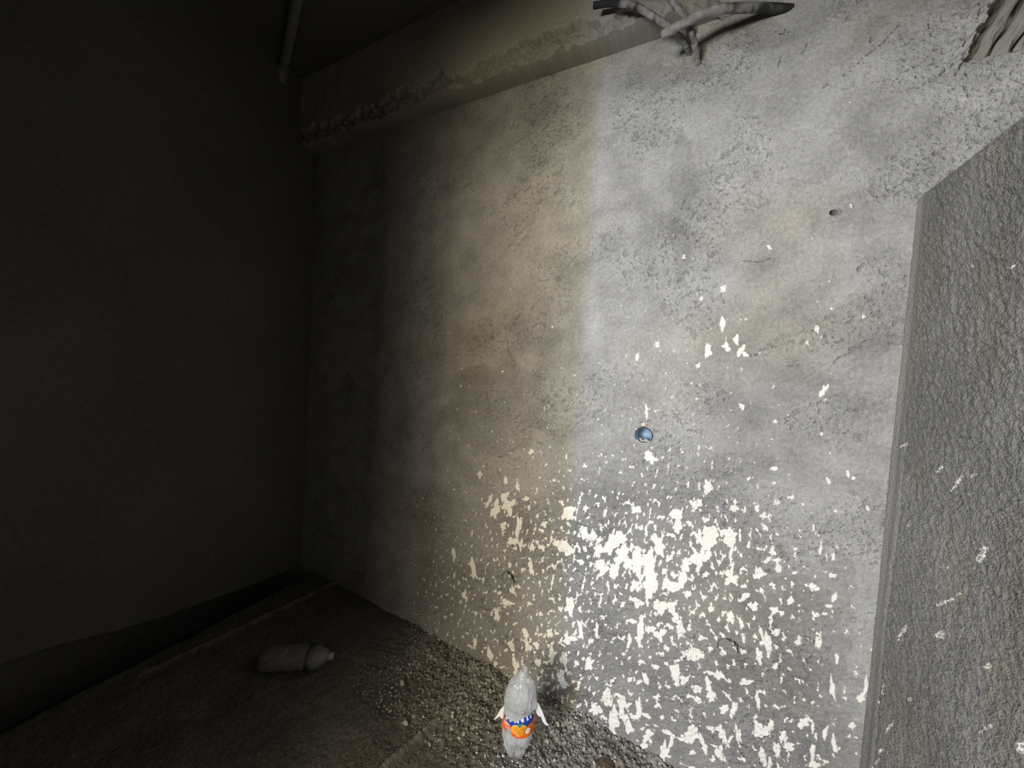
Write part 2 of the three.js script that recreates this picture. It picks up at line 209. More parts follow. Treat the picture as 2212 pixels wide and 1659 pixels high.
// plain concrete for what stands further off
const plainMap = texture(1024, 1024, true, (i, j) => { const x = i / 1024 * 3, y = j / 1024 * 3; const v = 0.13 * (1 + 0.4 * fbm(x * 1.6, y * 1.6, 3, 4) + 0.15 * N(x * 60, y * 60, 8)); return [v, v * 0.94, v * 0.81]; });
const plainBump = texture(1024, 1024, false, (i, j) => { const x = i / 1024 * 3, y = j / 1024 * 3; const v = 0.5 + 0.3 * fbm(x * 5, y * 5, 33, 5); return [v, v, v]; });
for (const t of [plainMap, plainBump]) { t.wrapS = t.wrapT = THREE.MirroredRepeatWrapping; t.repeat.set(1 / 3, 1 / 3); }
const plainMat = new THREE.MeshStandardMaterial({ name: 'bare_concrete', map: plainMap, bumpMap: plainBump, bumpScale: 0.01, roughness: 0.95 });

// broken niche high up at the right: its left edge slants
const nicheEdge = (y) => 0.627 + (y - 2.352) * 0.36 + 0.012 * N(y * 60, 3, 1) + 0.006 * N(y * 190, 5, 2);
const nicheBase = (x) => 2.352 + 0.006 * N(x * 70, 8, 3);
function wallZ(x, y) {
  let z = 0.006 * fbm(x * 1.8, y * 1.8, 2, 3) + 0.0022 * fbm(x * 14, y * 14, 6, 2);
  const d1 = Math.hypot(x - HOLE.x, y - HOLE.y); if (d1 < 0.06) z -= 0.10 * sm(0.0315, 0.0295, d1);
  const d2 = Math.hypot((x - TIE.x) * 0.9 - (y - TIE.y) * 0.2, (y - TIE.y)); if (d2 < 0.05) z += 0.003 * sm(0.018, 0.012, d2) - 0.11 * sm(0.0105, 0.008, Math.hypot(x - TIE.x - 0.0005, (y - TIE.y - 0.002) * 1.25));
  for (const [P, R] of [[PLUG1, 0.034], [PLUG2, 0.034]]) { // mortar plugs sunk a little, with a gap open at the upper right
    const dx = x - P.x, dy = y - P.y, d = Math.hypot(dx, dy); if (d > R * 1.6) continue;
    z -= 0.006 * sm(R, R * 0.92, d);
    const ang = Math.atan2(dy, dx), open = sm(1.45, 0.7, Math.abs(ang - 0.85)), wd = (P === PLUG1 ? 0.42 : 0.20) * open;
    if (wd > 0.01) z -= 0.055 * open * sm(R * (1 - wd - 0.05), R * (1 - wd), d + R * 0.04 * N(x * 200, y * 200, 1)) * sm(R * 1.04, R * 0.98, d);
  }
  { const dx = x - MARK.x, dy = y - MARK.y, d = Math.hypot(dx, dy * 1.2); if (dy > -0.004) z -= 0.005 * sm(0.004, 0.0, Math.abs(d - 0.011)); }
  if (y > 2.25 && x > 0.55) {
    const e = x - nicheEdge(y), b = y - nicheBase(x), s = Math.min(e, b);
    z -= 0.085 * sm(0.0, 0.012, s) + 0.012 * sm(0, 0.02, s) * N(x * 40, y * 40, 5);
    if (b > -0.02) z += 0.014 * sm(0.036, 0.008, Math.abs(e + 0.016)) * (0.6 + 1.1 * N(x * 90, y * 90, 8));
  }
  return z;
}
const bands = (v, r) => [v - r, v + r, 0.0019];
const wx = lines(-2.35, 1.70, 0.012, [bands(HOLE.x, 0.038), bands(TIE.x, 0.022), bands(PLUG1.x, 0.04), bands(PLUG2.x, 0.042), bands(MARK.x, 0.015), [0.58, 0.76, 0.003]]);
const wy = lines(-0.20, 3.15, 0.012, [bands(HOLE.y, 0.038), bands(TIE.y, 0.022), bands(PLUG1.y, 0.04), bands(PLUG2.y, 0.042), bands(MARK.y, 0.015), [2.33, 2.56, 0.003]]);
const wuv = (x, y) => [(x - WX0) / WS, (y - WY0) / WS];
const backBox = box(-2.35, 1.70, -0.20, 3.15, -0.34, -0.14);
const wallFront = struct(mesh('wall_front', mergeGeometries([sheet(wx, wy, (x, y) => [x, y, wallZ(x, y)], wuv), backBox]), wallMat), 'grey plastered wall flecked with remains of white paint', 'wall');

// ------------------------------------------------------------------ the rest of the shell
const LX = -2.147, CEIL = 3.07, XJ = -1.02, ZJ = 1.85;
// the dark wall is broken away along its foot, above a gutter
const leftShape = new THREE.Shape([[-0.1, 3.15], [ZJ + 0.22, 3.15], [ZJ + 0.22, 0.30], [1.30, 0.27], [1.0, 0.235], [0.82, 0.185], [0.65, 0.150], [0.40, 0.118], [0.2, 0.095], [-0.1, 0.075]].map(([z, y]) => new THREE.Vector2(-z, y)));
const leftGeo = new THREE.ExtrudeGeometry(leftShape, { depth: 0.2, bevelEnabled: true, bevelThickness: 0.012, bevelSize: 0.010, bevelSegments: 2 }); leftGeo.rotateY(Math.PI / 2); leftGeo.translate(LX - 0.212, 0, 0);
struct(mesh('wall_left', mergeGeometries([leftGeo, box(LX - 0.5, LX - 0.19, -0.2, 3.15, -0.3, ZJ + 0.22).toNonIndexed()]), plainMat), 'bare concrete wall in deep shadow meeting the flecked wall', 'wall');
struct(mesh('wall_divider', box(LX - 2.4, XJ, -0.2, 3.15, ZJ, ZJ + 0.22), plainMat), 'concrete partition behind the dark end of the room', 'wall');
struct(mesh('wall_lintel', box(XJ, 1.7, 2.17, 3.15, ZJ, ZJ + 0.22), plainMat), 'concrete lintel over the opening to the next room', 'wall');
struct(mesh('wall_outer_left', box(-4.75, -4.55, -0.2, 3.15, ZJ, 4.5), plainMat), 'concrete side wall of the next room', 'wall');
struct(mesh('wall_outer_right', box(1.55, 1.75, -0.2, 3.15, -0.2, 4.5), plainMat), 'concrete wall beyond the rough pier', 'wall');
{
  const s = new THREE.Shape([[-4.75, -0.2], [1.75, -0.2], [1.75, 3.15], [-4.75, 3.15]].map(([x, y]) => new THREE.Vector2(x, y)));
  s.holes.push(new THREE.Path([[WIN.x0, WIN.y0], [WIN.x0, WIN.y1], [WIN.x1, WIN.y1], [WIN.x1, WIN.y0]].map(([x, y]) => new THREE.Vector2(x, y))));
  const g = new THREE.ExtrudeGeometry(s, { depth: 0.08, bevelEnabled: false }); g.translate(0, 0, WIN.z - 0.08);
  struct(mesh('wall_rear', g, plainMat), 'rear concrete wall with an unglazed window opening', 'wall');
}
struct(mesh('ceiling', box(-4.75, 1.75, CEIL, CEIL + 0.2, -0.3, 4.5), plainMat), 'dark concrete ceiling slab', 'ceiling');
const floorMat0 = new THREE.MeshStandardMaterial({ name: 'dirty_concrete', map: plainMap, color: 0x9a938a, roughness: 0.97 });
struct(mesh('floor_base', mergeGeometries([box(-4.75, 1.75, -0.32, -0.13, -0.34, 4.5), box(-2.02, 1.75, -0.14, -0.01, 1.28, 4.5), box(-4.75, -2.02, -0.14, -0.01, 1.9, 4.5)]), floorMat0), 'concrete floor slab with a sunken gutter along the dark wall', 'floor');

// ------------------------------------------------------------------ beam under the ceiling, its lower edge broken away
{
  const edge = (x) => 2.765 + 0.045 * N(x * 5, 1, 1) + 0.03 * N(x * 14, 2, 2) + 0.012 * N(x * 45, 3, 3);
  const prot = (x, y) => {
    const end = sm(0.09, -0.16, x + 0.05 * N(y * 9, 4, 4) + 0.02 * N(y * 40, x * 30, 5));
    const skin = sm(-0.006, 0.006, y - edge(x) - 0.012 * N(x * 60, y * 60, 2));
    const chips = (1 - skin) * (0.022 * fbm(x * 16, y * 22, 9, 3) + 0.012 * sm(0.1, 0.2, N(x * 26 + y * 20, y * 36, 14)));
    return end * (0.098 + 0.024 * skin + chips + 0.004 * fbm(x * 4, y * 4, 12, 2));
  };
  const us = lines(-2.2, 0.16, 0.006), vs = lines(2.695, 3.10, 0.004);
  const g = sheet(us, [2.694, 2.6945, ...vs], (x, y) => y < 2.6947 ? [x, y < 2.6943 ? 2.706 : 2.697, y < 2.6943 ? -0.02 : 0.004 + 0.5 * prot(x, 2.70)] : [x, y + 0.004 * N(x * 30, 2, 2), prot(x, y) - 0.004], (x, y) => [x, y < 2.6943 ? 2.57 : y < 2.6947 ? 2.63 : y]);
  const bt = texture(1024, 256, true, (i, j) => { const x = -2.2 + i / 1024 * 2.4, y = 2.68 + j / 256 * 0.44; const sk = sm(-0.004, 0.006, y - edge(x)), v = (0.32 + 0.07 * sk) * (1 + 0.3 * fbm(x * 3, y * 4, 2, 3) + 0.25 * N(x * 26, y * 2.2, 6) * sm(0.05, 0.3, N(x * 2.2, y * 1.1, 3)) + 0.12 * N(x * 90, y * 90, 3)); return [v, v * 0.93, v * 0.79]; });
  bt.repeat.set(1 / 2.4, 1 / 0.44); bt.offset.set(2.2 / 2.4, -2.68 / 0.44);
  const bm = new THREE.MeshStandardMaterial({ name: 'tan_plaster', map: bt, bumpMap: plainBump, bumpScale: 0.006, roughness: 0.95 });
  struct(mesh('trim_1', g, bm), 'tan plastered beam under the ceiling with a crumbled lower edge', 'beam');
}

// ------------------------------------------------------------------ rough pier on the right
{
  const PX = 0.575, TOP = 2.005, MW = 1024, MH = 2048, ZW = 0.9, YW = 2.2;
  const pc = document.createElement('canvas'); pc.width = MW; pc.height = MH; const c2 = pc.getContext('2d'); c2.fillStyle = '#000'; c2.fillRect(0, 0, MW, MH); c2.strokeStyle = c2.fillStyle = '#fff'; c2.lineCap = 'round';
  // dabs of paint: column, row, length, width, lean in the photograph
  const DABS = [[2032, 1012, 22, 5, 45], [2068, 1044, 46, 7, 35], [2102, 1026, 12, 5, 60], [2121, 1197, 36, 14, 30], [2050, 1296, 54, 8, 62], [1949, 1366, 36, 10, 32], [2032, 1370, 14, 14, 40], [2135, 1439, 11, 9, 60], [1903, 1497, 44, 5, 20], [1966, 1511, 7, 6, 0], [1921, 1572, 32, 7, 38], [2131, 1573, 36, 7, 62], [1901, 1622, 14, 6, 50], [1890, 1648, 26, 5, 40], [2209, 1616, 10, 22, -20], [2099, 574, 8, 4, 40], [2188, 577, 12, 5, 45], [1953, 961, 18, 4, 62], [1964, 1130, 16, 3, 15], [2048, 1226, 5, 4, 30]];
  DABS.forEach(([px, py, len, wd, lean], k) => {
    const a = lean * Math.PI / 180, ux = Math.sin(a), uy = -Math.cos(a);
    for (let s = 0; s < 34; s++) {
      const t = (s / 33 - 0.5) * len, w = wd / 2 * (0.35 + 0.65 * rnd()) * (1 - 0.5 * Math.abs(t / len)), o = rr(-0.3, 0.3) * wd; if (rnd() < 0.18) continue;
      c2.beginPath();
      for (let i = 0; i < 9; i++) { const q = i / 9 * 6.283, P = onSide(px + ux * t + uy * o + Math.cos(q) * w, py + uy * t - ux * o + Math.sin(q) * w, PX), u = P.z / ZW * MW, v = P.y / YW * MH; i ? c2.lineTo(u, v) : c2.moveTo(u, v); }
      c2.closePath(); c2.fill();
    }
  });
  const D = c2.getImageData(0, 0, MW, MH).data;
  const hgt = (z, y) => 0.5 * fbm(z * 14, y * 9, 4, 2) + 0.45 * N(z * 60 + y * 12, y * 60, 9) + 0.55 * N(z * 135, y * 125, 2);
  const map = texture(MW, MH, true, (i, j) => {
    const z = i / MW * ZW, y = j / MH * YW, p = D[(j * MW + i) * 4] / 255 * (N(z * 260, y * 260, 3) > -0.25 ? 1 : 0.1), h = hgt(z, y);
    const v = 0.225 * (1 + 0.32 * fbm(z * 6, y * 2.2, 8, 3) + 0.16 * h + 0.12 * N(z * 300, y * 300, 1)), st = sm(0.05, 0.4, fbm(z * 7 + 3, y * 2.5, 30, 2));
    return [v + (0.8 - v) * p, v * (0.965 - 0.02 * st) * (1 - p) + 0.78 * p, v * (0.90 - 0.10 * st) * (1 - p) + 0.7 * p];
  });
  const bump = texture(MW, MH, false, (i, j) => { const z = i / MW * ZW, y = j / MH * YW, v = 0.5 + 0.3 * (0.5 * N(z * 170, y * 160, 9) + 0.5 * N(z * 310, y * 290, 2) + 0.3 * N(z * 480, y * 480, 3)); return [v, v, v]; });
  const pm = new THREE.MeshStandardMaterial({ name: 'rough_render', map, bumpMap: bump, bumpScale: 0.006, roughness: 0.96 });
  const us = lines(-0.02, 0.62, 0.0042), vs = lines(-0.15, TOP, 0.0055);
  const face = sheet(us, vs, (z, y) => {
    const flat = sm(0.012, 0.06, z + 0.012 * N(y * 8, 2, 2)), round = 0.010 * sm(TOP - 0.022, TOP, y);
    const cove = 0.006 * sm(0.02, 0.0, z);                                     // mortar smeared into the corner
    const rut = 0.006 * sm(0.012, 0.0, Math.abs(z - 0.046 - 0.012 * N(y * 3, 1, 1))) * sm(1.5, 0.9, y);
    return [PX + round - cove + rut - flat * 0.0060 * hgt(z, y), y, z];
  }, (z, y) => [z / ZW, y / YW], true);
  const body = box(PX + 0.016, PX + 0.26, -0.15, TOP - 0.004, -0.02, 1.35), near = box(PX, PX + 0.26, -0.15, TOP, 0.61, 1.35);
  for (const g of [body, near]) { const p = g.attributes.position, u = g.attributes.uv; for (let i = 0; i < p.count; i++) u.setXY(i, (Math.abs(p.getZ(i)) + 0.0) / ZW * 0.6, p.getY(i) / YW); }
  struct(mesh('wall_right', mergeGeometries([face, body, near]), pm), 'rough cement-rendered pier with dabs of white paint', 'wall');
}

// ------------------------------------------------------------------ floor: trodden earth and rubble, a gutter at its dark side
const ridgeA = [onFloor(692, 1299), onFloor(419, 1438)], ridgeB = [onFloor(1027, 1488), onFloor(856, 1648)];
const segD = (x, z, A, B) => { const dx = B.x - A.x, dz = B.z - A.z, t = clamp(((x - A.x) * dx + (z - A.z) * dz) / (dx * dx + dz * dz), -0.3, 1.3); return [Math.hypot(x - A.x - t * dx, z - A.z - t * dz), t]; };
function floorY(x, z) {
  let y = 0.012 - 0.075 * (x + 0.35) * sm(0.6, -1.9, x) * 0.55 - 0.028 * sm(-0.35, 0.1, x);
  const coarse = sm(0.55, 0.05, z) * sm(-1.5, -0.8, x);
  y += 0.010 * fbm(x * 5, z * 5, 3, 3) + (0.005 + 0.010 * coarse) * fbm(x * 26, z * 26, 7, 3) + (0.002 + 0.006 * coarse) * N(x * 95, z * 95, 5);
  y += 0.016 * sm(0.16, 0.0, z) * (0.5 + fbm(x * 8, 2, 2, 2)) * sm(-1.6, -1.0, x);
  const [da] = segD(x, z, ...ridgeA), [db] = segD(x, z, ...ridgeB);
  y += 0.007 * sm(0.024, 0.004, da + 0.014 * N(x * 30, z * 30, 1)) + 0.014 * sm(0.018, 0.004, db + 0.006 * N(x * 40, z * 40, 1));
  return y - 0.16 * sm(-2.0, -2.045, x + 0.012 * N(z * 8, 3, 3));
}
{
  const X0 = -2.16, XW = 2.8, ZW = 1.4, TW = 2048, TH = 1024;
  const map = texture(TW, TH, true, (i, j) => {
    const x = X0 + i / TW * XW, z = j / TH * ZW;
    const near = sm(0.42, 0.05, z + 0.1 * fbm(x * 5, z * 5, 2, 2)) * sm(-1.3, -0.75, x + 0.2 * N(x * 6, z * 6, 5));   // powdered render and paint under the wall
    let v = 0.12 * (1 + 0.5 * fbm(x * 4, z * 4, 4, 4) + 0.3 * N(x * 70, z * 70, 3)) * (1 + 0.9 * near);
    const c = sm(0.30, 0.36, N(x * 85, z * 85, 11) + 0.35 * N(x * 210, z * 210, 2) - 0.22 * (1 - near)) * (0.3 + 0.7 * near);
    const [da] = segD(x, z, ...ridgeA), [db] = segD(x, z, ...ridgeB), rd = Math.max(sm(0.02, 0.004, da + 0.016 * N(x * 26, z * 26, 1) + 0.008 * N(x * 90, z * 90, 6)), 0.7 * sm(0.016, 0.004, db + 0.006 * N(x * 40, z * 40, 1)));
    v = v + (0.42 - v) * c * 0.75; v = v + (0.22 - v) * rd;
    const d = 1 - c; return [v, v * (0.97 - 0.06 * d), v * (0.92 - 0.14 * d)];
  });
  const bump = texture(TW / 2, TH, false, (i, j) => { const x = X0 + i / (TW / 2) * XW, z = j / TH * ZW, v = 0.5 + 0.3 * (fbm(x * 60, z * 60, 3, 2) + 0.5 * N(x * 230, z * 230, 2)); return [v, v, v]; });
  const fm = new THREE.MeshStandardMaterial({ name: 'earth_and_rubble', map, bumpMap: bump, bumpScale: 0.008, roughness: 0.97 });
  const us = lines(-2.15, 0.62, 0.012, [[-1.1, 0.15, 0.005]]), vs = lines(-0.02, 1.30, 0.012, [[-0.02, 0.42, 0.005]]);
  const g = sheet(us, vs, (x, z) => [x, floorY(x, z), z], (x, z) => [(x - X0) / XW, z / ZW], true);
  struct(mesh('floor', g, fm), 'dirty floor of trodden earth and crumbled plaster', 'floor');
}

// ------------------------------------------------------------------ holes and plugs in the main wall (parts of it)
{
  const blue = new THREE.MeshPhysicalMaterial({ name: 'blue_grey_plastic', color: new THREE.Color(0.26, 0.37, 0.52), roughness: 0.22, clearcoat: 0.4 });
  const tube = new THREE.LatheGeometry([[0.0298, 0], [0.0298, 0.003], [0.0280, 0.0032], [0.0275, -0.052], [0.0001, -0.056]].map(([r, y]) => new THREE.Vector2(r, y)), 40); tube.rotateX(Math.PI / 2);
  const sl = mesh('pipe_sleeve', tube, blue, wallFront); sl.position.set(HOLE.x, HOLE.y, -0.001); sl.userData.label = 'blue-grey plastic sleeve in a round hole';
  const crumbMat = new THREE.MeshStandardMaterial({ name: 'pale_mortar', color: new THREE.Color(0.55, 0.52, 0.46), roughness: 0.95 });
  const crumbs = []; for (let i = 0; i < 11; i++) { const a = -Math.PI / 2 + rr(-0.75, 0.75), r = rr(0.017, 0.0245), g = new THREE.IcosahedronGeometry(rr(0.0035, 0.0065), 0); g.scale(1.3, 0.8, 1.4); g.rotateZ(rr(0, 6)); g.translate(Math.cos(a) * r, Math.sin(a) * r, -rr(0.002, 0.022)); crumbs.push(g); }
  const rim = new THREE.TorusGeometry(0.0305, 0.0024, 6, 24, 1.9); rim.rotateZ(-Math.PI / 2 - 0.95); rim.translate(0, 0, 0.003); crumbs.push(rim.toNonIndexed());
  const cr = mesh('mortar_crumb', mergeGeometries(crumbs.map((g) => g.index ? g.toNonIndexed() : g)), crumbMat, wallFront); cr.position.set(HOLE.x, HOLE.y, 0.001); cr.userData.label = 'pale mortar crumbs in the sleeve'; cr.userData.kind = 'stuff';
  // broken masonry inside the niche: slabs standing on edge, leaning with the niche's edge
  const mm = new THREE.MeshStandardMaterial({ name: 'broken_masonry', bumpMap: plainBump, bumpScale: 0.01, color: new THREE.Color(0.30, 0.28, 0.245), roughness: 0.96 });
  for (const [x, w, z, len, lean] of [[0.672, 0.030, -0.030, 0.24, 0.36], [0.715, 0.034, -0.040, 0.26, 0.40], [0.762, 0.036, -0.045, 0.28, 0.42]]) {
    const g = new THREE.BoxGeometry(w, len, 0.05, 6, 24, 5), p = g.attributes.position;
    for (let i = 0; i < p.count; i++) { const a = p.getX(i), b = p.getY(i), c = p.getZ(i), f = 0.010; p.setXYZ(i, a * (1 - 0.25 * (b / len + 0.5)) + f * N3(a * 30 + x * 50, b * 24, c * 30), b + f * N3(b * 30, a * 60 + x * 20, c * 40), c + f * N3(c * 30, b * 26, a * 40 + x * 30) + (Math.abs(a) > w * 0.4 ? -0.008 : 0)); }
    g.computeVertexNormals();
    const m = mesh('masonry_slab', g, mm, wallFront); m.rotation.z = -lean; m.position.set(x + Math.sin(lean) * len * 0.42, 2.352 + len * 0.46, z - 0.012);
  }
}

// ------------------------------------------------------------------ conduits sticking out where the beam ends
{
  function conduit(pts, r, mortarFrom, label, dark, open = false) {
    const P = pts.map(([px, py, z]) => onWall(px, py, z)), curve = new THREE.CatmullRomCurve3(P), L = 90, S = 14;
    const root = new THREE.Group(); root.name = numbered('conduit_tube'); scene.add(root);
    const g = new THREE.TubeGeometry(curve, L, r, S), p = g.attributes.position, n = g.attributes.normal, c = new Float32Array(p.count * 3);
    for (let i = 0; i < p.count; i++) {
      const t = Math.floor(i / (S + 1)) / L, x = p.getX(i), y = p.getY(i), z = p.getZ(i);
      const m = clamp(sm(-0.18, 0.18, (mortarFrom >= 0 ? t - mortarFrom : -mortarFrom - t) + 0.5 * N3(x * 17, y * 17, z * 17) + 0.2 * N3(x * 60, y * 60, z * 60))), d = 0.0022 * m * N3(x * 120, y * 120, z * 120);
      p.setXYZ(i, x + n.getX(i) * d, y + n.getY(i) * d, z + n.getZ(i) * d);
      const gv = 0.30 * (1 + 0.5 * N3(x * 70, y * 70, z * 70)); c[i * 3] = dark + (gv - dark) * m; c[i * 3 + 1] = dark + (gv * 0.97 - dark) * m; c[i * 3 + 2] = dark * 1.05 + (gv * 0.9 - dark) * m;
    }
    g.setAttribute('color', new THREE.BufferAttribute(c, 3)); g.computeVertexNormals();
    const o = mesh('tube', g, new THREE.MeshStandardMaterial({ name: 'mortar_caked_plastic', vertexColors: true, roughness: 0.85 }), root);
    // its end: an open bore, or filled with mortar
    const ring = open ? [[r * 1.02, -0.003], [r * 1.02, 0.002], [r * 0.72, 0.002], [r * 0.7, -0.022], [0.0001, -0.023]] : [[r * 0.99, -0.004], [r * 0.95, 0.0], [r * 0.7, 0.0035], [0.0001, 0.005]];
    const tip = mesh(open ? 'open_end' : 'mortar_plug', new THREE.LatheGeometry(ring.map(([a, b]) => new THREE.Vector2(a, b)), 18), new THREE.MeshStandardMaterial({ name: open ? 'black_plastic' : 'grey_mortar', color: open ? new THREE.Color(0.018, 0.018, 0.02) : new THREE.Color(0.31, 0.30, 0.275), roughness: 0.8, side: THREE.DoubleSide }), root);
    const q = curve.getPoint(0), tg = curve.getTangent(0).negate(); tip.position.copy(q); tip.quaternion.setFromUnitVectors(new THREE.Vector3(0, 1, 0), tg);
    tag(root, label, 'conduit'); return o;
  }
  conduit([[1284, 12, 0.175], [1320, 7, 0.172], [1370, 13, 0.168], [1410, 35, 0.15], [1445, 57, 0.115], [1475, 74, 0.06], [1490, 86, 0.0]], 0.0105, 0.42, 'black conduit with an open end arching out over the beam', 0.02, true);
  conduit([[1431, 76, 0.150], [1455, 62, 0.150], [1490, 44, 0.148], [1530, 26, 0.135], [1565, 19, 0.120], [1610, 17, 0.080], [1660, 17, 0.035], [1708, 20, -0.012]], 0.0135, -0.62, 'thick mortar-caked conduit crossing in front of the others', 0.03);
  conduit([[1434, -22, 0.115], [1448, -2, 0.11], [1462, 16, 0.10], [1478, 37, 0.080], [1493, 62, 0.03], [1500, 76, -0.02]], 0.0085, 0.0, 'thin grey conduit rising to the ceiling behind the crossing one', 0.03);
  conduit([[1487, 58, 0.115], [1495, 76, 0.095], [1502, 104, 0.055], [1507, 136, 0.002], [1508, 144, -0.02]], 0.0100, 0.0, 'short mortar-caked conduit running down into the wall', 0.03);
  conduit([[1456, 66, 0.110], [1470, 82, 0.085], [1482, 99, 0.045], [1490, 116, 0.0], [1493, 123, -0.02]], 0.0090, 0.0, 'stubby mortar-caked conduit bending into the wall beside the longer one', 0.03);
}
// pipe clipped under the ceiling
{
  const A = new THREE.Vector3(-2.12, CEIL - 0.028, 0.235), B = new THREE.Vector3(-0.95, CEIL - 0.028, 0.765), root = new THREE.Group(); root.name = numbered('ceiling_pipe'); scene.add(root);
  const m = new THREE.MeshStandardMaterial({ name: 'dusty_grey_plastic', color: new THREE.Color(0.27, 0.265, 0.25), roughness: 0.6 });
  mesh('pipe', new THREE.TubeGeometry(new THREE.LineCurve3(A, B), 8, 0.022, 16), m, root);
  const el = new THREE.TubeGeometry(new THREE.CatmullRomCurve3([A.clone().lerp(B, 0.03), A, A.clone().add(new THREE.Vector3(-0.03, -0.006, -0.008)), A.clone().add(new THREE.Vector3(-0.045, -0.035, -0.012)), A.clone().add(new THREE.Vector3(-0.048, -0.075, -0.012))]), 24, 0.027, 16);
  mesh('elbow', el, m, root);
  tag(root, 'grey pipe slung under the ceiling with an elbow at the dark wall', 'pipe');
}

// ------------------------------------------------------------------ bottles
const prof = [[0.0, 0.026], [0.012, 0.036], [0.05, 0.043], [0.10, 0.0485], [0.16, 0.0525], [0.22, 0.056], [0.30, 0.0585], [0.40, 0.0605], [0.50, 0.062], [0.58, 0.0625], [0.64, 0.0615], [0.70, 0.0590], [0.75, 0.0555], [0.80, 0.0500], [0.85, 0.0415], [0.885, 0.0305], [0.905, 0.0205], [0.915, 0.0155], [0.93, 0.0140], [0.938, 0.0140], [0.942, 0.0172], [0.952, 0.0172], [0.956, 0.0138], [0.985, 0.0136], [0.99, 0.0142], [1.0, 0.0140]];
const prof2 = [[0.0, 0.034], [0.015, 0.044], [0.05, 0.0520], [0.10, 0.0555], [0.16, 0.0575], [0.40, 0.0580], [0.70, 0.0575], [0.76, 0.0555], [0.82, 0.0490], [0.88, 0.0360], [0.92, 0.0220], [0.94, 0.0165], [0.96, 0.0150], [1.0, 0.0150]];
const radAt = (t, prof) => { for (let i = 1; i < prof.length; i++) if (t <= prof[i][0]) { const k = (t - prof[i - 1][0]) / (prof[i][0] - prof[i - 1][0]); return prof[i - 1][1] + k * (prof[i][1] - prof[i - 1][1]); } return prof[prof.length - 1][1]; };
const BH = 0.322;
function bottlePoint(t, a, dents, off = 0) { // dents.profile, if given, replaces the usual outline; // angle a measured from +z towards +x
  let r = radAt(t, dents.profile || prof); const body = sm(0.93, 0.84, t);
  r += off - body * 0.0015 * Math.pow(0.5 + 0.5 * Math.cos(a * 5), 2) * sm(0.2, 0.02, t) * 6;
  for (const [dt, da, st, sa, depth] of dents) { let e = Math.atan2(Math.sin(a - da), Math.cos(a - da)); r -= depth * Math.exp(-(((t - dt) / st) ** 2) - (e / sa) ** 2); }
  r += body * sm(0.0, 0.04, t) * (-0.0034 * Math.pow(1 - Math.min(1, Math.abs(N3(Math.sin(a) * 2.3 + 5, t * 5.5, Math.cos(a) * 2.3)) * 4), 2) + 0.0020 * N3(Math.sin(a) * 2.6 + 2, t * 8, Math.cos(a) * 2.6) + 0.0016 * N3(Math.sin(a) * 3, t * 9, Math.cos(a) * 3) + 0.0004 * N3(Math.sin(a) * 6 + 3, t * 18, Math.cos(a) * 6));
  return [Math.sin(a) * r, t * BH, Math.cos(a) * r * (0.80 + 0.20 * sm(0.8, 0.92, t))];
}
function bottleGeo(dents) {
  const nu = 96, us = [], vs = []; for (let i = 0; i <= nu; i++) us.push(i / nu * Math.PI * 2);
  for (let i = 0; i <= 150; i++) vs.push(i / 150);
  const side = sheet(us, vs, (a, t) => bottlePoint(t, a, dents), (a, t) => [a / 6.2832, t]);
  const base = sheet(us, [1, 0.75, 0.5, 0.25, 0.001], (a, k) => { const P = bottlePoint(0, a, dents); return [P[0] * k, 0.006 * (1 - k) + P[1], P[2] * k]; }, (a, k) => [a, k], true);
  return mergeGeometries([side, base]);
}
const pet = new THREE.MeshPhysicalMaterial({ name: 'clear_plastic', color: new THREE.Color(0.93, 0.95, 0.97), transmission: 0.70, thickness: 0, roughness: 0.06, ior: 1.5 });
